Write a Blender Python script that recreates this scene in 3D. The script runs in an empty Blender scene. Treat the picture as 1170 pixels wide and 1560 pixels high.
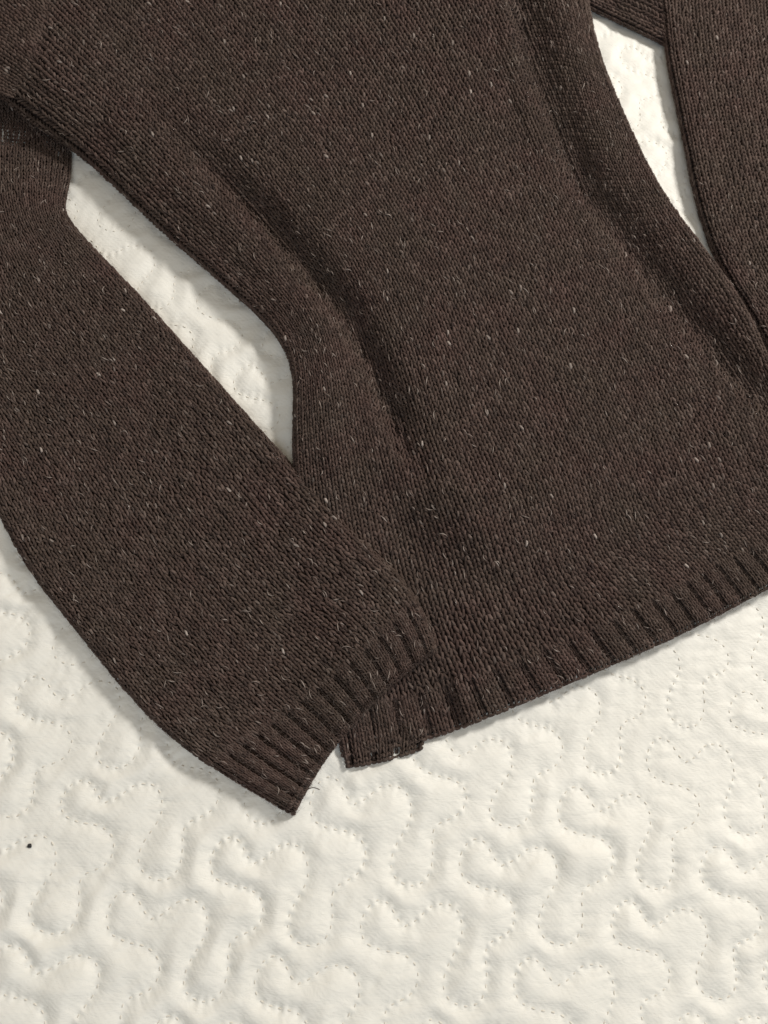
import bpy, math, random
import numpy as np
from mathutils import Matrix, Vector

random.seed(7)
rng = np.random.default_rng(11)
scene = bpy.context.scene
COL = scene.collection

# ------------------------------------------------------------------ camera
TILT, AZ, HFOV, CAM_H = math.radians(17.0), math.radians(-15.0), math.radians(50.0), 0.42
axis = Vector((math.cos(AZ), math.sin(AZ), 0))
RC = Matrix.Rotation(TILT, 4, axis)
cam_d = bpy.data.cameras.new('camera')
cam = bpy.data.objects.new('camera', cam_d); COL.objects.link(cam)
cam.matrix_world = Matrix.Translation((0, 0, CAM_H)) @ RC
cam_d.sensor_fit = 'HORIZONTAL'; cam_d.sensor_width = 36.0
cam_d.lens = 18.0 / math.tan(HFOV / 2)
cam_d.clip_start = 0.01; cam_d.clip_end = 50
cam_d.dof.use_dof = True; cam_d.dof.focus_distance = 0.425; cam_d.dof.aperture_fstop = 16
scene.camera = cam
scene.render.resolution_x, scene.render.resolution_y = 768, 1024

# ------------------------------------------------------------------ light: warm room lamp upper right, soft room light
w = bpy.data.worlds.new('World'); scene.world = w; w.use_nodes = True
bg = w.node_tree.nodes['Background']
bg.inputs[0].default_value = (1.0, 0.87, 0.685, 1); bg.inputs[1].default_value = 0.375

def area(name, loc, target, size, power, col):
    l = bpy.data.lights.new(name, 'AREA'); l.shape = 'DISK'; l.size = size; l.energy = power; l.color = col
    o = bpy.data.objects.new(name, l); COL.objects.link(o)
    o.location = loc
    o.rotation_euler = (Vector(target) - Vector(loc)).to_track_quat('-Z', 'Y').to_euler()
    return o
area('room_lamp', (0.92, 0.82, 0.92), (0, 0.08, 0), 0.25, 18.0, (1.0, 0.945, 0.86))
area('cool_fill', (-0.1, -1.05, 1.15), (0, -.2, 0), 1.0, 5.8, (0.74, 0.87, 1.0))  # unseen cool fill lamp, added to cool the lower half
vs = scene.view_settings
vs.view_transform = 'Standard'; vs.look = 'None'; vs.exposure = 0.0; vs.gamma = 1.0; vs.use_curve_mapping = False
scene.cycles.use_denoising = True

# ------------------------------------------------------------------ numeric helpers
FPX = 585.0 / math.tan(HFOV / 2)
RM = np.array(RC.to_3x3())
def PX(px, py, z=0.0):
    """point of the place seen at photo pixel (px, py) and lying at height z"""
    px = np.asarray(px, float); py = np.asarray(py, float)
    d = np.stack([(px - 585) / FPX, -(py - 780) / FPX, -np.ones_like(px)], -1) @ RM.T
    k = (z - CAM_H) / d[..., 2]
    return np.stack([d[..., 0] * k, d[..., 1] * k, np.zeros_like(px) + z], -1)

def ss(a, b, x):
    t = np.clip((x - a) / (b - a), 0, 1); return t * t * (3 - 2 * t)

def spline(xs, ys, x):
    """natural cubic spline; xs (n,), ys (n, ...), x (m,)"""
    xs = np.asarray(xs, float); ys = np.asarray(ys, float); n = len(xs)
    h = np.diff(xs); A = np.eye(n); B = np.zeros_like(ys)
    for i in range(1, n - 1):
        A[i, i-1:i+2] = h[i-1], 2 * (h[i-1] + h[i]), h[i]
        B[i] = 6 * ((ys[i+1] - ys[i]) / h[i] - (ys[i] - ys[i-1]) / h[i-1])
    M = np.linalg.solve(A, B.reshape(n, -1)).reshape(ys.shape)
    k = np.clip(np.searchsorted(xs, x) - 1, 0, n - 2)
    sh = (-1,) + (1,) * (ys.ndim - 1)
    a = (xs[k+1] - x).reshape(sh); b = (x - xs[k]).reshape(sh); hh = h[k].reshape(sh)
    return (M[k] * a**3 + M[k+1] * b**3) / (6 * hh) + (ys[k] / hh - M[k] * hh / 6) * a + (ys[k+1] / hh - M[k+1] * hh / 6) * b

def sdist(px, py, line):
    """signed pixel distance to a polyline (positive on its right when it runs down the picture... east side) and arc position"""
    L = np.asarray(line, float); best = np.full(px.shape, 1e9); sg = np.zeros(px.shape); al = np.zeros(px.shape); acc = 0
    for k in range(len(L) - 1):
        a, b = L[k], L[k+1]; v = b - a; ln = np.hypot(*v)
        t = np.clip(((px - a[0]) * v[0] + (py - a[1]) * v[1]) / ln**2, 0, 1)
        dx, dy = px - a[0] - t * v[0], py - a[1] - t * v[1]
        d = np.hypot(dx, dy); m = d < best
        best = np.where(m, d, best); sg = np.where(m, np.sign(v[1] * dx - v[0] * dy), sg); al = np.where(m, acc + t * ln, al)
        acc += ln
    return best * sg, al

class Noise:
    def __init__(self, seed, n=64):
        self.g = np.random.default_rng(seed).uniform(-1, 1, (n, n)); self.n = n
    def __call__(self, x, y):
        xi, yi = np.floor(x).astype(int), np.floor(y).astype(int); fx, fy = x - xi, y - yi
        fx = fx * fx * (3 - 2 * fx); fy = fy * fy * (3 - 2 * fy); n = self.n; g = self.g
        a = g[xi % n, yi % n]; b = g[(xi+1) % n, yi % n]; c = g[xi % n, (yi+1) % n]; d = g[(xi+1) % n, (yi+1) % n]
        return (a * (1-fx) + b * fx) * (1-fy) + (c * (1-fx) + d * fx) * fy
N1, N2, N3, N4, N5 = (Noise(s) for s in (1, 2, 3, 4, 5))

def mesh_obj(name, verts, quads, mat, parent=None, attrs=None):
    me = bpy.data.meshes.new(name); v = np.ascontiguousarray(verts, np.float32); q = np.ascontiguousarray(quads, np.int32)
    me.vertices.add(len(v)); me.vertices.foreach_set('co', v.ravel())
    me.loops.add(q.size); me.loops.foreach_set('vertex_index', q.ravel())
    me.polygons.add(len(q)); me.polygons.foreach_set('loop_start', np.arange(0, q.size, q.shape[1], dtype=np.int32))
    me.polygons.foreach_set('use_smooth', np.ones(len(q), bool))
    for k, val in (attrs or {}).items():
        at = me.attributes.new(k, 'FLOAT', 'POINT'); at.data.foreach_set('value', np.ascontiguousarray(val, np.float32))
    me.update(calc_edges=True); me.validate()
    me.materials.append(mat)
    o = bpy.data.objects.new(name, me); COL.objects.link(o); o.parent = parent
    return o

def grid_quads(nr, nc):
    i = np.arange(nr * nc).reshape(nr, nc)
    return np.stack([i[:-1, :-1], i[1:, :-1], i[1:, 1:], i[:-1, 1:]], -1).reshape(-1, 4)

# ------------------------------------------------------------------ materials
def new_mat(name):
    m = bpy.data.materials.new(name); m.use_nodes = True; nt = m.node_tree
    return m, nt, nt.nodes['Principled BSDF']
def node(nt, kind, **kw):
    n = nt.nodes.new(kind)
    for k, v in kw.items(): setattr(n, k, v)
    return n
def noise(nt, scale, detail=2, rough=.5, vec=None):
    n = node(nt, 'ShaderNodeTexNoise'); n.inputs['Scale'].default_value = scale; n.inputs['Detail'].default_value = detail
    n.inputs['Roughness'].default_value = rough
    if vec is not None: nt.links.new(vec, n.inputs['Vector'])
    return n
def ramp(nt, fac, stops):
    r = node(nt, 'ShaderNodeValToRGB'); e = r.color_ramp.elements
    while len(e) < len(stops): e.new(.5)
    for k, (p, c) in enumerate(stops): e[k].position = p; e[k].color = (*c, 1)
    nt.links.new(fac, r.inputs[0]); return r

def wool_material():
    m, nt, bs = new_mat('heather_wool'); L = nt.links.new
    geo = node(nt, 'ShaderNodeNewGeometry')
    tone = node(nt, 'ShaderNodeAttribute', attribute_name='tone')
    fleck = node(nt, 'ShaderNodeAttribute', attribute_name='fleck')
    base = ramp(nt, tone.outputs['Fac'], [(0.0, (0.030, 0.022, 0.022)), (0.5, (0.0745, 0.0525, 0.0465)), (1.0, (0.152, 0.115, 0.105))])
    fib = noise(nt, 1500, 3, .7, geo.outputs['Position'])
    patch = noise(nt, 38, 3, .55, geo.outputs['Position'])
    hue = ramp(nt, patch.outputs['Fac'], [(0.3, (1.06, 0.96, 0.96)), (0.55, (1.0, 1.0, 0.97)), (0.75, (0.95, 0.98, 0.92))])
    mx = node(nt, 'ShaderNodeMix', data_type='RGBA', blend_type='MULTIPLY'); mx.inputs[0].default_value = 1
    L(base.outputs[0], mx.inputs[6]); L(hue.outputs[0], mx.inputs[7])
    fr = ramp(nt, fib.outputs['Fac'], [(0.25, (.55, .55, .55)), (.5, (1, 1, 1)), (.78, (1.7, 1.68, 1.66))])
    m2 = node(nt, 'ShaderNodeMix', data_type='RGBA', blend_type='MULTIPLY'); m2.inputs[0].default_value = 1
    L(mx.outputs[2], m2.inputs[6]); L(fr.outputs[0], m2.inputs[7])
    m3 = node(nt, 'ShaderNodeMix', data_type='RGBA'); L(fleck.outputs['Fac'], m3.inputs[0]); L(m2.outputs[2], m3.inputs[6])
    m3.inputs[7].default_value = (0.50, 0.44, 0.41, 1)
    L(m3.outputs[2], bs.inputs['Base Color'])
    bs.inputs['Roughness'].default_value = 0.85; bs.inputs['Specular IOR Level'].default_value = 0.18
    bp = node(nt, 'ShaderNodeBump'); bp.inputs['Strength'].default_value = 0.7; bp.inputs['Distance'].default_value = 0.0005
    L(fib.outputs['Fac'], bp.inputs['Height']); L(bp.outputs[0], bs.inputs['Normal'])
    return m

def quilt_material():
    m, nt, bs = new_mat('cream_sateen'); L = nt.links.new
    geo = node(nt, 'ShaderNodeNewGeometry')
    big = noise(nt, 14, 3, .6, geo.outputs['Position'])
    c = ramp(nt, big.outputs['Fac'], [(.3, (0.815, 0.815, 0.785)), (.7, (0.845, 0.848, 0.822))])
    L(c.outputs[0], bs.inputs['Base Color'])
    bs.inputs['Roughness'].default_value = 0.56; bs.inputs['Specular IOR Level'].default_value = 0.3
    bs.inputs['Sheen Weight'].default_value = 0.15; bs.inputs['Sheen Roughness'].default_value = 0.4
    # crinkles in the thin cloth, then the twill lines
    mp = node(nt, 'ShaderNodeMapping'); mp.inputs['Rotation'].default_value = (0, 0, math.radians(28)); mp.inputs['Scale'].default_value = (0.45, 1.25, 1)
    L(geo.outputs['Position'], mp.inputs['Vector'])
    cr = noise(nt, 170, 5, .68, mp.outputs[0]); cr.inputs['Distortion'].default_value = .6
    b1 = node(nt, 'ShaderNodeBump'); b1.inputs['Strength'].default_value = 0.42; b1.inputs['Distance'].default_value = 0.0016
    L(cr.outputs['Fac'], b1.inputs['Height'])
    wv = node(nt, 'ShaderNodeTexWave', wave_type='BANDS', bands_direction='DIAGONAL'); wv.inputs['Scale'].default_value = 210; wv.inputs['Distortion'].default_value = 1.2
    wv.inputs['Detail'].default_value = 1
    L(geo.outputs['Position'], wv.inputs['Vector'])
    b2 = node(nt, 'ShaderNodeBump'); b2.inputs['Strength'].default_value = 0.09; b2.inputs['Distance'].default_value = 0.0003
    L(wv.outputs['Fac'], b2.inputs['Height']); L(b1.outputs[0], b2.inputs['Normal'])
    L(b2.outputs[0], bs.inputs['Normal'])
    return m

def thread_material():
    m, nt, bs = new_mat('quilting_thread'); geo = node(nt, 'ShaderNodeNewGeometry')
    n = noise(nt, 900, 2, .5, geo.outputs['Position'])
    c = ramp(nt, n.outputs['Fac'], [(.3, (0.66, 0.63, 0.57)), (.7, (0.80, 0.77, 0.71))])  # thread a little darker than the cloth, carrying the stitch pits' shade in its colour
    nt.links.new(c.outputs[0], bs.inputs['Base Color']); bs.inputs['Roughness'].default_value = .5
    return m

def speck_material():
    m, nt, bs = new_mat('black_lint'); geo = node(nt, 'ShaderNodeNewGeometry')
    n = noise(nt, 2500, 2, .5, geo.outputs['Position'])
    c = ramp(nt, n.outputs['Fac'], [(.3, (0.008, 0.008, 0.01)), (.7, (0.03, 0.03, 0.032))])
    nt.links.new(c.outputs[0], bs.inputs['Base Color']); bs.inputs['Roughness'].default_value = .7
    return m

WOOL, QUILT, THREAD, SPECK = wool_material(), quilt_material(), thread_material(), speck_material()

# ------------------------------------------------------------------ the quilted bedspread
def c5(x, y): return (x / 2.0, y / 2.0 + 1040)
MOTIF = [(455,705),(485,692),(512,672),(535,655),(570,648),(608,658),(630,690),(634,720),(630,748),(615,775),(597,803),(577,835),(565,865),(562,893),
         (575,925),(600,942),(625,948),(657,943),(680,925),(695,898),(703,865),(705,830),(705,800),(715,772),(740,755),(770,742),(798,720),(812,690),
         (812,657),(795,630),(765,612),(735,605),(708,601),(685,592),(660,578),(648,555),(645,525),(658,490),(685,461),(712,455),(738,474),(756,505),(771,523),(785,530)]
LAT = {(0,0):(52,1482),(1,0):(227,1392),(2,0):(392,1305),(3,0):(547,1227),(4,0):(692,1147),(1,1):(467,1487),(2,1):(627,1395),(3,1):(782,1315),
       (4,1):(912,1237),(5,1):(1057,1160),(2,2):(857,1485),(3,2):(1015,1402),(4,2):(1140,1320),(2,-1):(160,1217)}
_i = np.array(list(LAT), float); _p = np.array(list(LAT.values()), float)
_co, *_ = np.linalg.lstsq(np.c_[np.ones(len(_i)), _i], PX(_p[:, 0], _p[:, 1])[:, :2], rcond=None)
ORG, LU, LV = _co
mw = PX(*np.array([c5(*p) for p in MOTIF]).T)[:, :2]
mw = mw - mw[0]; k = np.linspace(0, 1, len(mw))[:, None]
mw = mw + (LU - mw[-1]) * k                                   # one period of the meander, closed on the lattice step
tt = np.r_[0, np.cumsum(np.hypot(*np.diff(mw, axis=0).T))]
dense = spline(tt, mw, np.linspace(0, tt[-1], 700))
acc = np.r_[0, np.cumsum(np.hypot(*np.diff(dense, axis=0).T))]
PER = acc[-1]; NST = 2 * int(round(PER / 0.0094))                 # stitches in one period
def on_motif(s):
    s = np.asarray(s) % 1.0
    return np.stack([np.interp(s * PER, acc, dense[:, k]) for k in (0, 1)], -1)
LB = np.stack([LU, LV], 1); LI = np.linalg.inv(LB)

def warp(x, y):
    a = 0.0042 * N1(x * 9 + 3.1, y * 9 + 7.7) + 0.0016 * N2(x * 28, y * 28)
    b = 0.0042 * N2(x * 9 + 13.1, y * 9 + 1.7) + 0.0016 * N1(x * 28 + 9, y * 28)
    return np.stack([a, b], -1)

# distance field and arc phase over one lattice cell
CN = 220
samp_s = np.linspace(0, 1, 360, endpoint=False); samp = on_motif(samp_s)
cu = np.linspace(0, 1, CN, endpoint=False); CU, CV = np.meshgrid(cu, cu, indexing='ij')
cell = np.stack([CU, CV], -1).reshape(-1, 2) @ LB.T
cd = np.full(len(cell), 9.0); cs = np.zeros(len(cell))
for di in range(-3, 4):
    for dj in range(-2, 3):
        q = samp + LB @ np.array([di, dj])
        lo, hi = cell.min(0) - .03, cell.max(0) + .03
        m = ((q > lo) & (q < hi)).all(1)
        if not m.any(): continue
        dd = np.hypot(cell[:, None, 0] - q[None, m, 0], cell[:, None, 1] - q[None, m, 1])
        j = dd.argmin(1); dm = dd[np.arange(len(cell)), j]; b = dm < cd
        cd = np.where(b, dm, cd); cs = np.where(b, samp_s[m][j], cs)
cd = cd.reshape(CN, CN)
ph = cs * NST * 2 * np.pi; cpx, cpy = np.cos(ph).reshape(CN, CN), np.sin(ph).reshape(CN, CN)
rr = np.clip(cd / 0.0080, 0, 1)
hc = 0.6 * np.sqrt(1 - (1 - rr)**2) + 0.4 * ss(0, 1, cd / 0.015)                          # puffed between the lines, then softened
fk = np.fft.fftfreq(CN, 1 / CN); K = np.stack(np.meshgrid(fk, fk, indexing='ij'), -1) @ LI * 2 * np.pi
hc = np.real(np.fft.ifft2(np.fft.fft2(hc) * np.exp(-.5 * (0.0012**2) * (K**2).sum(-1))))
def cell_sample(F, uv):
    x = (uv[..., 0] % 1) * CN; y = (uv[..., 1] % 1) * CN
    i, j = np.floor(x).astype(int), np.floor(y).astype(int); fx, fy = x - i, y - j
    i0, i1, j0, j1 = i % CN, (i + 1) % CN, j % CN, (j + 1) % CN
    return (F[i0, j0] * (1-fx) + F[i1, j0] * fx) * (1-fy) + (F[i0, j1] * (1-fx) + F[i1, j1] * fx) * fy

def quilt_height(x, y):
    p = np.stack([x, y], -1) - warp(x, y) - ORG
    uv = p @ LI.T
    d = cell_sample(cd, uv); c = cell_sample(cpx, uv)
    amp = 0.0037 * (1 + 0.5 * N3(x * 24, y * 24)) * (1 - .55 * ss(-.02, .05, y + .25 * x))   # pressed flatter where the sweater lies
    h = amp * cell_sample(hc, uv)
    h = h + 0.00042 * (1 + .8 * N2(x * 55, y * 55)) * (0.1 - c) * np.exp(-(d / 0.0011)**2)         # pulled down at each stitch, up between
    s_ = cell_sample(cpy, uv)                                                                       # tucks square to the seams
    h = h + 0.00026 * (c * N4(x * 75, y * 75) + s_ * N5(x * 75, y * 75)) * np.exp(-d / 0.0034) * (1 - np.exp(-d / .0012))
    # crinkles: run along one way, stronger near the seams, and little tucks square to them
    rot = math.radians(28); a = x * math.cos(rot) + y * math.sin(rot); b = -x * math.sin(rot) + y * math.cos(rot)
    h = h + 0.0009 * N4(a * 40, b * 80) * ss(0, .008, d) + 0.00028 * N5(a * 90, b * 200) * (.4 + .6 * ss(-.3, .6, N1(x * 14, y * 14))) + 0.00035 * N3(x * 230, y * 230) * np.exp(-d / .008) + 0.00022 * N2(a * 210, b * 330)
    h = h + 0.0016 * N5(x * 6.5, y * 6.5) + 0.0009 * N1(x * 17, y * 17)
    return h

def spacing(lo, hi, fine_lo, fine_hi, f, g):
    out = list(np.arange(fine_lo, fine_hi, f)); s = f
    up = []; v = out[-1]
    while v < hi: s = min(s * 1.12, .02); v += s; up.append(v)
    s = f; dn = []; v = out[0]
    while v > lo: s = min(s * 1.12, .02); v -= s; dn.append(v)
    return np.array(dn[::-1] + out + up)
bl, br = PX(0, 1560), PX(1170, 1560)
yb = min(bl[1], br[1]); ymid = PX(0, 760)[1]; ytop = max(PX(0, 0)[1], PX(1170, 0)[1])
gx = spacing(-.75, .75, PX(0, 800)[0] - .012, PX(1170, 780)[0] + .012, 0.0008, 0)
gy1 = np.arange(yb - .012, ymid, 0.0008); gy2 = np.arange(ymid, ytop + .01, 0.0018)
gy = spacing(-.75, .85, yb - .012, ymid, 0.0008, 0); gy = np.r_[gy[gy < ymid], gy2, gy[gy > gy2[-1] + .02]]
GX, GY = np.meshgrid(gx, gy)
GZ = quilt_height(GX, GY)
quilt = bpy.data.objects.new('quilted_bedspread', None); COL.objects.link(quilt)
quilt['label'] = 'cream white quilted bedspread with meandering stitch lines, lying under the sweater'; quilt['category'] = 'bedspread'
mesh_obj('quilt_top', np.stack([GX, GY, GZ], -1).reshape(-1, 3), grid_quads(*GX.shape)[:, [0, 3, 2, 1]], QUILT, quilt)

# thread: one short sunk strand for every stitch in view
st_c, st_t = [], []
for i in range(-14, 16):
    for j in range(-9, 10):
        s = (np.arange(NST)) / NST
        p = on_motif(s) + ORG + LB @ np.array([i, j]); t = on_motif(s + .004) - on_motif(s - .004)
        wrapm = np.hypot(*t.T) > .01; t[wrapm] = LU
        st_c.append(p); st_t.append(t)
st_c = np.concatenate(st_c); st_t = np.concatenate(st_t)
x = st_c.copy()
for _ in range(4): x = st_c + warp(x[:, 0], x[:, 1])
keep = (x[:, 0] > -.25) & (x[:, 0] < .27) & (x[:, 1] > yb - .03) & (x[:, 1] < ytop + .02)
x, st_t = x[keep], st_t[keep]; st_t /= np.hypot(*st_t.T)[:, None]
n = len(x); ang = np.linspace(0, 2 * np.pi, 5, endpoint=False)
along = np.array([-1, -.5, .5, 1]) * 0.0012 * rng.uniform(.75, 1.15, (n, 1)); rad = np.array([.12, .95, .95, .12]) * 0.00032
ctr = x[:, None, :] + st_t[:, None, :] * along[:, :, None]
zz = quilt_height(ctr[..., 0], ctr[..., 1]) + np.array([-.00035, .00014, .00014, -.00035])
side = np.stack([-st_t[:, 1], st_t[:, 0]], -1)
V = np.zeros((n, 4, 5, 3))
V[..., :2] = ctr[:, :, None, :] + side[:, None, None, :] * (rad[:, None] * np.cos(ang))[None, :, :, None]
V[..., 2] = zz[:, :, None] + (rad[:, None] * np.sin(ang))[None]
def tube_quads(n, ns, nv):
    b = np.arange(ns * nv).reshape(ns, nv); q = np.stack([b[:-1], np.roll(b, -1, 1)[:-1], np.roll(b, -1, 1)[1:], b[1:]], -1).reshape(-1, 4)
    return (q[None] + (np.arange(n) * ns * nv)[:, None, None]).reshape(-1, 4)
so = mesh_obj('quilting_stitches', V.reshape(-1, 3), tube_quads(n, 4, 5), THREAD, quilt); so['kind'] = 'stuff'

# ------------------------------------------------------------------ the sweater
sweater = bpy.data.objects.new('knitted_sweater', None); COL.objects.link(sweater)
sweater['label'] = 'dark brown heather wool sweater with light flecks, spread over the white quilt'; sweater['category'] = 'sweater'
WALE, ROW = 0.0036, 0.0028

def knit_piece(net, n_wales, rows_from=0.0, edges=(True, True), r_edge=13, end=False, start=False, r_end=9, row_m=ROW):
    """net: rows x columns of photo points (rows along the knitting). Returns px grid, edge factors, row parameter"""
    net = np.asarray(net, float); R, C, _ = net.shape
    mid = net.mean(1); tp = np.r_[0, np.cumsum(np.hypot(*np.diff(mid, axis=0).T))]
    td = np.linspace(0, tp[-1], 400); g = spline(tp, net, td)                       # 400 x C x 2
    wl = PX(g[..., 0], g[..., 1], .01).mean(1); al = np.r_[0, np.cumsum(np.linalg.norm(np.diff(wl, axis=0), axis=1))]
    nr = int(al[-1] / row_m)
    rr = np.linspace(0, al[-1], nr); tq = np.interp(rr, al, td)
    fe_r = np.ones(nr)
    if end:                                                                            # the last rows roll down at the open end
        pxl = tp[-1]; th = np.radians([90, 35, -20])
        tq = np.r_[tq[tq < pxl - r_end], pxl - (r_end * (1 - np.cos(th)))]
        fe_r = np.r_[np.ones(len(tq) - 3), (1 + np.sin(th)) / 2]
    g = spline(tp, net, tq)
    cw = np.hypot(*np.moveaxis(np.diff(g, axis=1), -1, 0)).mean(0); sc = np.r_[0, np.cumsum(cw)] / cw.sum()
    width = np.hypot(*(g[:, -1] - g[:, 0]).T).mean()
    th = np.radians([-45, 5, 52]); ins = r_edge * (1 - np.cos(th)) / width; fz = (1 + np.sin(th)) / 2
    nf = n_wales; lo = r_edge / width if edges[0] else 0; hi = 1 - r_edge / width if edges[1] else 1
    sq = np.linspace(lo, hi, nf); fe = np.ones(nf)
    if edges[0]: sq = np.r_[ins, sq]; fe = np.r_[fz, fe]
    if edges[1]: sq = np.r_[sq, 1 - ins[::-1]]; fe = np.r_[fe, fz[::-1]]
    gp = spline(sc, np.swapaxes(g, 0, 1), sq)                                           # W x rows x 2
    gp = np.swapaxes(gp, 0, 1)
    return gp, fe[None, :] * fe_r[:, None], tq, tp

def lift(gp, fe, zf, floor=0.0012):
    z = zf / 1000.0
    P = PX(gp[..., 0], gp[..., 1], z)
    P[..., 2] = floor + (z - floor) * fe
    return P

KNIT = []   # two legs, in units of (course pitch, row pitch, course pitch), radius in course pitch
for sgn in (-1, 1):
    KNIT.append(np.array([[.07*sgn, .80, -.24, .13], [.215*sgn, .27, .11, .20], [.33*sgn, -.27, .12, .20], [.35*sgn, -.78, -.24, .13]]))
PURL = [np.array([[.07*g, .84, -.22, .12], [.21*g, .28, .11, .20], [.32*g, -.28, .12, .20], [.35*g, -.80, -.22, .12]]) for g in (-1, 1)]       # raised rib wales
CASTOFF = [np.array([[-.62, -.1, -.10, .14], [-.2, .16 * g, .16, .21], [.2, .16 * g, .16, .21], [.62, -.1, -.10, .14]]) for g in (-1, 1)]
RIBK = [np.array([[.06*g, .90, -.20, .10], [.13*g, .30, .0, .14], [.17*g, -.30, .0, .14], [.18*g, -.88, -.20, .10]]) for g in (-1, 1)]           # the sunk wale

def frames(P):
    W = np.gradient(P, axis=0); C = np.gradient(P, axis=1)
    N = np.cross(C, W); N /= np.linalg.norm(N, axis=-1, keepdims=True) + 1e-12
    N = np.where((N[..., 2:] .mean() < 0), -N, N)
    return W, C, N

def yarn(name, P, W, C, N, templates, parent, jitter=.035, fleck_p=.004, radk=None, tone_m=0.5):
    """P.. (n,3) stitch centres with their frames -> one mesh of yarn legs"""
    n = len(P); nv = 4; ang = np.linspace(0, 2 * np.pi, nv, endpoint=False) + .4
    allV, tone, fleck = [], [], []
    pl = np.linalg.norm(C, axis=1)
    rpl = np.clip(pl, .0022, .0042) if radk is None else np.full(n, radk)
    st_tone = rng.normal(0, .06, n)
    for T in templates:
        ns = len(T)
        j = rng.normal(0, jitter, (n, 3)); jr = 1 + rng.normal(0, .10, n)
        jb = rng.normal(0, jitter * .7, (n, ns, 2))
        ctr = (P[:, None] + C[:, None] * (T[None, :, 0, None] + j[:, None, 0:1] + jb[..., :1]) + W[:, None] * (T[None, :, 1, None] + j[:, None, 1:2] + jb[..., 1:])
               + N[:, None] * (rpl[:, None] * (T[None, :, 2] + .6 * j[:, 2:3]))[..., None])
        tg = np.gradient(ctr, axis=1); tg /= np.linalg.norm(tg, axis=-1, keepdims=True) + 1e-12
        A = np.cross(tg, N[:, None]); A /= np.linalg.norm(A, axis=-1, keepdims=True) + 1e-12; B = np.cross(A, tg)
        rad = rpl[:, None] * T[None, :, 3] * jr[:, None] * (1 + rng.normal(0, .07, (n, ns)))
        V = ctr[:, :, None] + rad[:, :, None, None] * (A[:, :, None] * np.cos(ang)[None, None, :, None] + B[:, :, None] * np.sin(ang)[None, None, :, None])
        allV.append(V.reshape(-1, 3))
        tn = np.clip(tone_m + st_tone + rng.normal(0, .11, n), 0, 1); fl = np.where(rng.random(n) < fleck_p, rng.uniform(.3, 1.0, n), 0)
        fl = np.where((fl == 0) & (rng.random(n) < .05), rng.uniform(.04, .16, n), fl)
        # a fleck covers the middle of its leg, not the ends
        prof = np.array([.1, 1, 1, .1])
        tone.append(np.repeat(tn, ns * nv)); ringw = np.zeros((n, nv)); rk = rng.integers(0, 2, n); ringw[np.arange(n), rk] = 1.0; ringw[np.arange(n), rk + 1] = .6
        fleck.append(((fl[:, None] * prof[None])[:, :, None] * ringw[:, None, :]).ravel())
    V = np.concatenate(allV)
    o = mesh_obj(name, V, tube_quads(n * len(templates), len(templates[0]), nv)[:, ::-1], WOOL, parent, {'tone': np.concatenate(tone), 'fleck': np.concatenate(fleck)})
    o['kind'] = 'stuff'
    return o

def fuzz(name, P, W, C, N, parent, count):
    """short loose fibres standing off the yarn"""
    k = rng.integers(0, len(P), count); cl = np.linalg.norm(C[k], axis=1, keepdims=True)
    p = P[k] + C[k] * rng.uniform(-.5, .5, (count, 1)) + W[k] * rng.uniform(-.5, .5, (count, 1)) + N[k] * .0004
    a = rng.uniform(0, 2 * np.pi, (count, 1)); c_ = C[k] / (cl + 1e-9); w_ = np.cross(N[k], c_)
    d = c_ * np.cos(a) + w_ * np.sin(a); e = np.cross(N[k], d); ln = rng.uniform(.0014, .0050, (count, 1)); bend = rng.normal(0, .6, (count, 1))
    hgt = rng.uniform(.03, 1.0, (count, 1))**2 * .0022; V = np.zeros((count, 4, 2, 3)); wd = .000055
    for q, t in enumerate((0, .35, .7, 1.0)):
        m = p + d * ln * t + e * ln * bend * t * t + N[k] * (hgt * math.sin(t * 2.6))
        V[:, q, 0] = m - e * wd * (1.05 - t); V[:, q, 1] = m + e * wd * (1.05 - t) + N[k] * wd * .6
    b = np.arange(8).reshape(4, 2); q = np.stack([b[:-1, 0], b[:-1, 1], b[1:, 1], b[1:, 0]], -1)
    q = (q[None] + (np.arange(count) * 8)[:, None, None]).reshape(-1, 4)
    o = mesh_obj(name, V.reshape(-1, 3), q, WOOL, parent, {'tone': np.repeat(rng.uniform(.45, 1, count), 8), 'fleck': np.repeat(rng.uniform(0, .25, count), 8)})
    o['kind'] = 'stuff'; return o

def flecks(name, P, W, C, N, parent, count):
    """pale curly fibres caught in the yarn"""
    k = rng.integers(0, len(P), count); u = W[k] / np.linalg.norm(W[k], axis=1, keepdims=True); e = np.cross(N[k], u)
    a = rng.normal(.0, .42, (count, 1)); d = u * np.cos(a) + e * np.sin(a); e = np.cross(N[k], d)
    ln = rng.uniform(.0028, .0062, (count, 1)); bend = rng.normal(0, .34, (count, 1)); wd = rng.uniform(.00020, .00034, (count, 1))
    p = P[k] + C[k] * rng.choice([-.28, .28], (count, 1)) - d * ln * .5; V = np.zeros((count, 5, 3, 3)); base = np.linalg.norm(C[k], axis=1, keepdims=True) * .27
    for q, t in enumerate((0, .25, .5, .75, 1.0)):
        m = p + d * ln * t + e * ln * bend * (4 * t * (1 - t)) * .5 + N[k] * (base + .00020 - .00075 * (2 * t - 1)**4); w_ = wd * (1.15 - abs(2 * t - 1))
        V[:, q, 0] = m - e * w_; V[:, q, 1] = m + N[k] * w_ * .8; V[:, q, 2] = m + e * w_
    o = mesh_obj(name, V.reshape(-1, 3), tube_quads(count, 5, 3), WOOL, parent, {'tone': np.full(count * 15, .8), 'fleck': np.repeat(rng.uniform(.14, .62, count), 15)})
    o['kind'] = 'stuff'; return o

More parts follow.
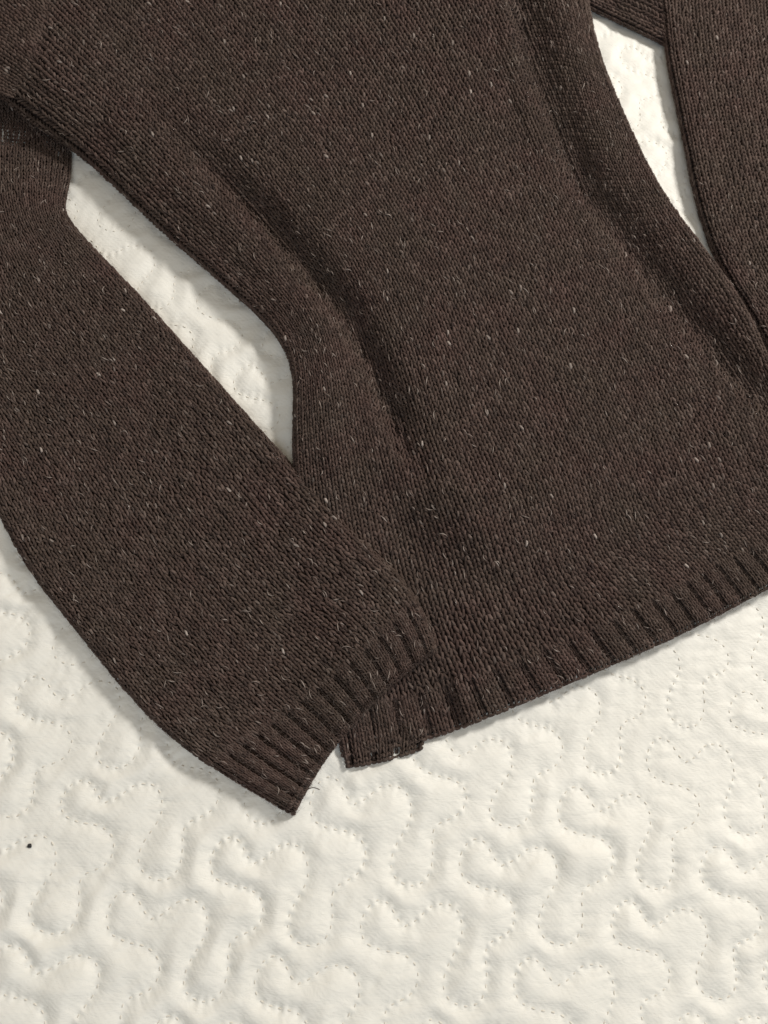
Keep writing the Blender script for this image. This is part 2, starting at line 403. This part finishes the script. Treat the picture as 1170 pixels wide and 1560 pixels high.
def sheet(name, P, N, parent, down=.0017, seen=None):
    Q = P - N * down
    nn = Q.shape[0] * Q.shape[1]
    return mesh_obj(name, Q.reshape(-1, 3), grid_quads(*Q.shape[:2])[:, ::-1], WOOL, parent, {'tone': np.full(nn, .06) if seen is None else np.where(seen, .06, .40).ravel(), 'fleck': np.zeros(nn)})  # dark tone under the stitches paints in the shade of the yarn gaps

def in_view(gp, m=170):
    return (gp[..., 0] > -m) & (gp[..., 0] < 1170 + m) & (gp[..., 1] > -m) & (gp[..., 1] < 1560 + m)

def crop_rows(gp):
    m = in_view(gp).any(1); i = np.where(m)[0]; return slice(max(i[0] - 1, 0), i[-1] + 2)

BODY = [
 [(-130,-10),(-20,-70),(120,-140),(330,-240),(560,-330),(730,-380),(850,-400)],
 [(-10,122),(100,50),(230,-25),(430,-130),(640,-200),(790,-230),(882,-220)],
 [(110,215),(200,150),(315,75),(500,-20),(700,-95),(825,-105),(897,-40)],
 [(230,325),(310,265),(410,190),(580,95),(760,30),(862,30),(917,80)],
 [(350,430),(415,380),(500,310),(655,225),(820,165),(905,165),(958,180)],
 [(437,528),(490,490),(570,425),(720,345),(870,290),(955,290),(1012,285)],
 [(448,640),(520,610),(620,550),(780,475),(930,415),(1018,405),(1082,378)],
 [(452,750),(540,725),(660,675),(840,605),(990,545),(1085,520),(1146,472)],
 [(470,870),(565,850),(710,800),(895,730),(1050,665),(1150,630),(1195,585)],
 [(492,980),(595,965),(750,915),(945,845),(1110,780),(1205,740),(1260,690)],
 [(508,1075),(625,1053),(790,1000),(1000,903),(1150,828),(1250,780),(1310,735)],
 [(522,1152),(645,1127),(825,1058),(1045,962),(1195,884),(1295,830),(1355,785)]]
V1 = [(190,120),(255,190),(330,270),(400,340),(455,405),(500,458),(525,488),(544,526),(569,576),(590,630),(612,680),(642,722),(672,756),(710,795)]
V2 = [(578,600),(592,690),(614,765),(648,820),(690,862),(740,895),(800,925),(870,950)]
VR = [(775,-120),(785,0),(800,55),(815,120),(835,165),(865,245),(895,310),(930,355),(980,415),(1035,485),(1063,511),(1087,542),(1122,585),(1160,622),(1230,690)]
V3 = [(715,-60),(735,20),(758,100),(785,200),(815,285)]
HEMTOP = [b for b in BODY[10]]
BODY_L = [r[0] for r in BODY]; BODY_R = [r[6] for r in BODY]
SL_IN = [(107,215),(95,320),(160,395),(240,480),(330,580),(450,715),(555,825),(635,910),(667,985)]

def body_z(px, py):
    z0 = 8.5
    M = np.ones(px.shape)
    dh, _ = sdist(px, py, HEMTOP)                       # runs left to right: below the line is on its right side
    above = np.where(dh > 0, dh, 0) if sdist(np.array([600.]), np.array([600.]), HEMTOP)[0][0] > 0 else np.where(dh < 0, -dh, 0)
    M *= 0.10 + 0.90 * ss(0, 210, above)
    d2, l2 = sdist(px, py, V2); a2 = ss(0, 230, l2) * (1 - ss(230, 440, l2))
    M *= 1 - a2 * 0.80 * (1 - ss(-35, 80, d2))
    dl, _ = sdist(px, py, BODY_L); dr, _ = sdist(px, py, BODY_R)
    M *= 0.50 + 0.50 * ss(0, 70, dl)
    z = z0 + 13.0 * M + 8.0 * (1 - ss(130, 360, px + .8 * py))
    d1, l1 = sdist(px, py, V1); a1 = ss(-60, 330, l1) * (1 - ss(630, 800, l1))
    z -= a1 * 15.0 * np.where(d1 < 0, np.exp(-(np.abs(d1) / 9.5)**1.6), .70 * np.exp(-(d1 / 36)**2) + .30 * np.exp(-(d1 / 95)**2))
    dv, lv = sdist(px, py, VR)
    z -= 15.0 * np.where(dv < 0, np.exp(-(np.abs(dv) / 11)**1.6), .7 * np.exp(-(dv / 44)**2) + .3 * np.exp(-(dv / 85)**2)) * (1 - .25 * ss(700, 900, lv))
    z -= a2 * 2.6 * np.exp(-((d2 + 4) / 52)**2)
    d3, l3 = sdist(px, py, V3); a3 = ss(40, 140, l3) * (1 - ss(280, 380, l3))
    z -= a3 * 2.8 * np.exp(-(d3 / 22)**2)
    ds, _ = sdist(px, py, SL_IN)                         # pressed flat under the sleeve
    z -= 3.0 * ss(10, 90, -ds) * ss(600, 760, py)
    z += 0.9 * N2(px / 95, py / 95) + 0.5 * N4(px / 40, py / 40)
    return np.maximum(z, 4.0)

# --- body and its ribbed hem
def ribbed(zf, row0, off, depth=1.5):
    """one knit wale sunk between purl wales that stand up"""
    nw = zf.shape[1]; kk = (np.arange(nw) + off) % 4
    amt = ss(row0 - 2, row0 + 2, np.arange(zf.shape[0]))
    return zf + (np.where(kk == 0, -.85, np.where(kk == 2, .40, .12)) * depth)[None, :] * amt[:, None], kk
def sel(mask, *arrs): return [a[mask] for a in arrs]
def build(net, nw, zfun, name, parent, label=None, part=None, edges=(True, True), r_edge=15, end=True, margin=150, rib=None, rib_off=0, row_m=ROW, r_end=9, **kw):
    """one knitted panel: its sheet of fabric and the yarn on it. part: 'plain' keeps the rows before the ribbing, 'rib' the ribbing"""
    gp, fe, tq, tp = knit_piece(net, nw, edges=edges, r_edge=r_edge, end=end, row_m=row_m, r_end=r_end)
    sl = crop_rows(gp); gp, fe, tq = gp[sl], fe[sl], tq[sl]
    zf = zfun(gp[..., 0], gp[..., 1]); cut = int(np.searchsorted(tq, tp[-2])) if part else 0
    if part == 'rib': zf, kk = ribbed(zf, cut if cut > 1 else -5, rib_off, 1.6)
    P = lift(gp, fe, zf); Wd, Cd, Nn = frames(P)
    if Nn[..., 2].mean() < 0: Nn = -Nn
    vis = in_view(gp, margin) & ~((sdist(gp[..., 0], gp[..., 1], SL_IN)[0] < -60) & (gp[..., 1] > 640) & (gp[..., 1] < 960) & (name == 'body')); rowi = np.arange(P.shape[0])[:, None] + np.zeros(P.shape[1], int)[None]
    if part == 'rib':
        o = sheet(name, P[cut:], Nn[cut:], parent, seen=vis[cut:]); m = vis & (rowi >= cut); kc = (kk == 0)[None, :] + np.zeros(P.shape[:2], bool)
        yarn(name + '_yarn', *sel(m & kc, P, Wd, Cd, Nn), RIBK, o, fleck_p=.003, **kw)
        eg = np.zeros(P.shape[:2], bool); eg[-2] = True
        yarn(name + '_cast_off', *sel(m & eg, P, Wd, Cd, Nn), CASTOFF, o, fleck_p=.003)
        yarn(name + '_purl_yarn', *sel(m & ~kc, P, Wd, Cd, Nn), PURL, o, fleck_p=.003, jitter=.035)
    else:
        k = cut + 1 if part else P.shape[0]
        o = sheet(name, P[:k], Nn[:k], parent, seen=in_view(gp, margin)[:k])
        yarn(name + '_yarn', *sel(vis & (rowi < k), P, Wd, Cd, Nn), KNIT, o, **kw)
    mm = vis & ((rowi >= cut) if part == 'rib' else (rowi < k)); fuzz(name + '_fuzz', *sel(mm, P, Wd, Cd, Nn), o, int(mm.sum() * (2.6 if part == 'rib' else 2.6)))
    flecks(name + '_flecks', *sel(mm, P, Wd, Cd, Nn), o, int(mm.sum() * .068))
    if label: o['label'] = label
    return o
build(BODY, 71, body_z, 'body', sweater, part='plain', r_edge=16)
build(BODY, 101, body_z, 'hem', sweater, 'ribbed bottom hem of the sweater', part='rib', r_edge=16, rib_off=1, row_m=.0021)

# --- back layer of the hem, showing below the front at the side
BH = [[(512,1085),(560,1075),(606,1063),(648,1050)], [(520,1125),(566,1115),(610,1104),(650,1092)], [(529,1169),(570,1162),(608,1153),(643,1141)]]
def back_z(px, py): return 5.4 + .3 * N4(px / 30, py / 30)
gp, fe, tq, tp = knit_piece(BH, 13, edges=(True, True), r_edge=7, end=True, r_end=8, row_m=.0021)
zf, kk = ribbed(back_z(gp[..., 0], gp[..., 1]), -5, 1, 1.6)
P = lift(gp, fe, zf, .0028); Wd, Cd, Nn = frames(P)
back_hem = sheet('back_hem', P, Nn, sweater); back_hem['label'] = 'corner of the back hem showing below the cuff'
kc = (kk == 0)[None, :] + np.zeros(P.shape[:2], bool)
yarn('back_hem_yarn', *sel(kc, P, Wd, Cd, Nn), RIBK, back_hem, fleck_p=.004)
eg = np.zeros(P.shape[:2], bool); eg[-2:] = True
yarn('back_hem_cast_off', *sel(eg, P, Wd, Cd, Nn), CASTOFF, back_hem, fleck_p=.003)
yarn('back_hem_purl_yarn', *sel(~kc, P, Wd, Cd, Nn), PURL, back_hem, fleck_p=.004, jitter=.035)

# --- left sleeve with its cuff, lying across the hem
SLEEVE = [
 [(112,110),(10,60),(-120,40),(-260,60)],
 [(107,215),(0,200),(-110,210),(-230,260)],
 [(101,280),(0,285),(-98,315),(-195,375)],
 [(96,316),(12,340),(-85,380),(-172,450)],
 [(113,344),(28,375),(-70,420),(-155,495)],
 [(160,395),(65,440),(-35,500),(-120,575)],
 [(240,480),(140,540),(40,610),(-45,700)],
 [(330,580),(225,650),(120,730),(25,835)],
 [(450,713),(330,790),(215,875),(107,948)],
 [(555,823),(440,915),(325,1000),(205,1067)],
 [(633,908),(535,1000),(420,1090),(312,1160)],
 [(667,988),(578,1060),(497,1155),(447,1242)]]
def sleeve_z(px, py):
    z = 10.5 + 1.5 * ss(880, 1010, py) * ss(480, 560, px)
    dl, _ = sdist(px, py, BODY_L)
    z += 6.0 * ss(-70, 90, dl) * ss(640, 800, py)
    z -= 7.0 * (1 - ss(190, 350, py - .2 * px))          # sinks where it runs in under the body
    z += 1.6 * np.exp(-(sdist(px, py, [(60,300),(170,430),(330,620),(520,830)])[0] / 60)**2)
    d, _ = sdist(px, py, [(575,1055),(500,1110),(440,1240)])
    z += 1.0 * N1(px / 110 + 3, py / 110) + .6 * N3(px / 45, py / 45)
    return z
build(SLEEVE, 37, sleeve_z, 'sleeve', sweater, part='plain', r_edge=14, jitter=.05, r_end=6)
build(SLEEVE, 53, sleeve_z, 'cuff', sweater, 'ribbed cuff lying on the hem', part='rib', r_edge=14, row_m=.0021, r_end=6)

# --- right sleeve
RSL = [[(1003,-150),(1110,-160),(1230,-170),(1340,-180)], [(1013,0),(1120,-10),(1240,-20),(1350,-30)], [(1022,80),(1130,75),(1250,60),(1360,50)],
       [(1040,170),(1145,165),(1265,150),(1375,140)], [(1060,265),(1165,255),(1285,240),(1395,230)], [(1084,352),(1190,345),(1310,330),(1420,315)],
       [(1118,425),(1220,425),(1335,410),(1445,395)], [(1160,492),(1260,495),(1370,480),(1480,465)], [(1205,590),(1300,585),(1400,565),(1510,550)]]
gp, fe, tq, tp = knit_piece(RSL, 33, edges=(True, False), r_edge=13)
zf = 10.5 + .9 * N1(gp[..., 0] / 90 + 7, gp[..., 1] / 90) + 2.2 * ss(0, 70, gp[..., 0] - 1020 - .3 * gp[..., 1])
P = lift(gp, fe, zf); Wd, Cd, Nn = frames(P)
rs = sheet('sleeve', P, Nn, sweater, seen=in_view(gp, 150))
yarn('sleeve_yarn', *sel(in_view(gp, 150), P, Wd, Cd, Nn), KNIT, rs, jitter=.045)
flecks('sleeve_flecks', *sel(in_view(gp, 150), P, Wd, Cd, Nn), rs, 140); fuzz('sleeve_fuzz', *sel(in_view(gp, 150), P, Wd, Cd, Nn), rs, 5500)

# --- upper part of that sleeve running in below the body
UND = [[(800,-50),(815,-110),(835,-170)], [(850,-22),(868,-85),(890,-150)], [(905,8),(925,-60),(950,-130)], [(960,35),(985,-40),(1010,-110)], [(1015,62),(1040,-15),(1065,-90)], [(1070,92),(1095,10),(1120,-70)]]
gp, fe, tq, tp = knit_piece(UND, 12, edges=(True, False), r_edge=12)
zf = np.full(gp.shape[:2], 7.0)
P = lift(gp, fe, zf); P = P[:, ::-1]; fe = fe[:, ::-1]; gp = gp[:, ::-1]
Wd, Cd, Nn = frames(P); Nn = np.where(Nn[..., 2:].mean() < 0, -Nn, Nn)
ua = sheet('underarm', P, Nn, sweater)
yarn('underarm_yarn', *sel(in_view(gp, 150), P, Wd, Cd, Nn), KNIT, ua)

# --- sleeve head seamed onto the body at the upper left
SH = [[(-130,75),(-125,5),(-110,-70),(-60,-140)], [(-75,105),(-62,35),(-45,-40),(0,-115)], [(-25,128),(0,70),(18,5),(48,-70)], [(20,146),(48,108),(66,50),(86,-20)]]
gp, fe, tq, tp = knit_piece(SH, 20, edges=(False, False))
zf = body_z(gp[..., 0], gp[..., 1]) + 1.3
ds, _ = sdist(gp[..., 0], gp[..., 1], [(20,146),(48,108),(66,50),(86,-20)])
zf -= 2.2 * (1 - ss(0, 10, np.abs(ds)))
P = lift(gp, np.ones(gp.shape[:2]), zf); Wd, Cd, Nn = frames(P)
if Nn[..., 2].mean() < 0: Nn = -Nn
shd = sheet('sleeve_head', P, Nn, sweater)
yarn('sleeve_head_yarn', *sel(in_view(gp, 150), P, Wd, Cd, Nn), KNIT, shd)

# --- loose thread at the cuff corner
def strand(name, pts, r, mat, parent):
    pts = np.asarray(pts, float); n = len(pts); tg = np.gradient(pts, axis=0); tg /= np.linalg.norm(tg, axis=1, keepdims=True)
    A = np.cross(tg, [0, 0, 1.0]); A /= np.linalg.norm(A, axis=1, keepdims=True) + 1e-9; B = np.cross(A, tg); a = np.linspace(0, 2*np.pi, 5, endpoint=False)
    V = pts[:, None] + r * (A[:, None] * np.cos(a)[None, :, None] + B[:, None] * np.sin(a)[None, :, None])
    return mesh_obj(name, V.reshape(-1, 3), tube_quads(1, n, 5)[:, ::-1], mat, parent, {'tone': np.full(n * 5, .6), 'fleck': np.zeros(n * 5)})
p0 = [PX(466, 1204, .006), PX(472, 1201, .0075), PX(479, 1200, .008), PX(487, 1203, .007)]
strand('loose_thread', spline([0, 1, 2, 3], np.array(p0), np.linspace(0, 3, 12)), .00022, WOOL, sweater)

# ------------------------------------------------------------------ black speck on the quilt
c = PX(44, 1289, .003); c[2] = quilt_height(np.array([c[0]]), np.array([c[1]]))[0]
rs_ = np.random.default_rng(3)
nu, nvv = 9, 7
V = []
for i in range(nvv):
    for j in range(nu):
        th, ph_ = math.pi * i / (nvv - 1), 2 * math.pi * j / nu
        r = .00085 * (1 + .3 * rs_.normal() * (0 < i < nvv - 1))
        V.append((c[0] + r * 1.15 * math.sin(th) * math.cos(ph_), c[1] + r * math.sin(th) * math.sin(ph_), c[2] + .0004 + .6 * r * math.cos(th)))
b = np.arange(nu * nvv).reshape(nvv, nu)
q = np.stack([b[:-1], b[1:], np.roll(b, -1, 1)[1:], np.roll(b, -1, 1)[:-1]], -1).reshape(-1, 4)
sp = mesh_obj('lint_speck', np.array(V), q, SPECK)
sp['label'] = 'tiny black speck of lint lying on the white quilt'; sp['category'] = 'speck'
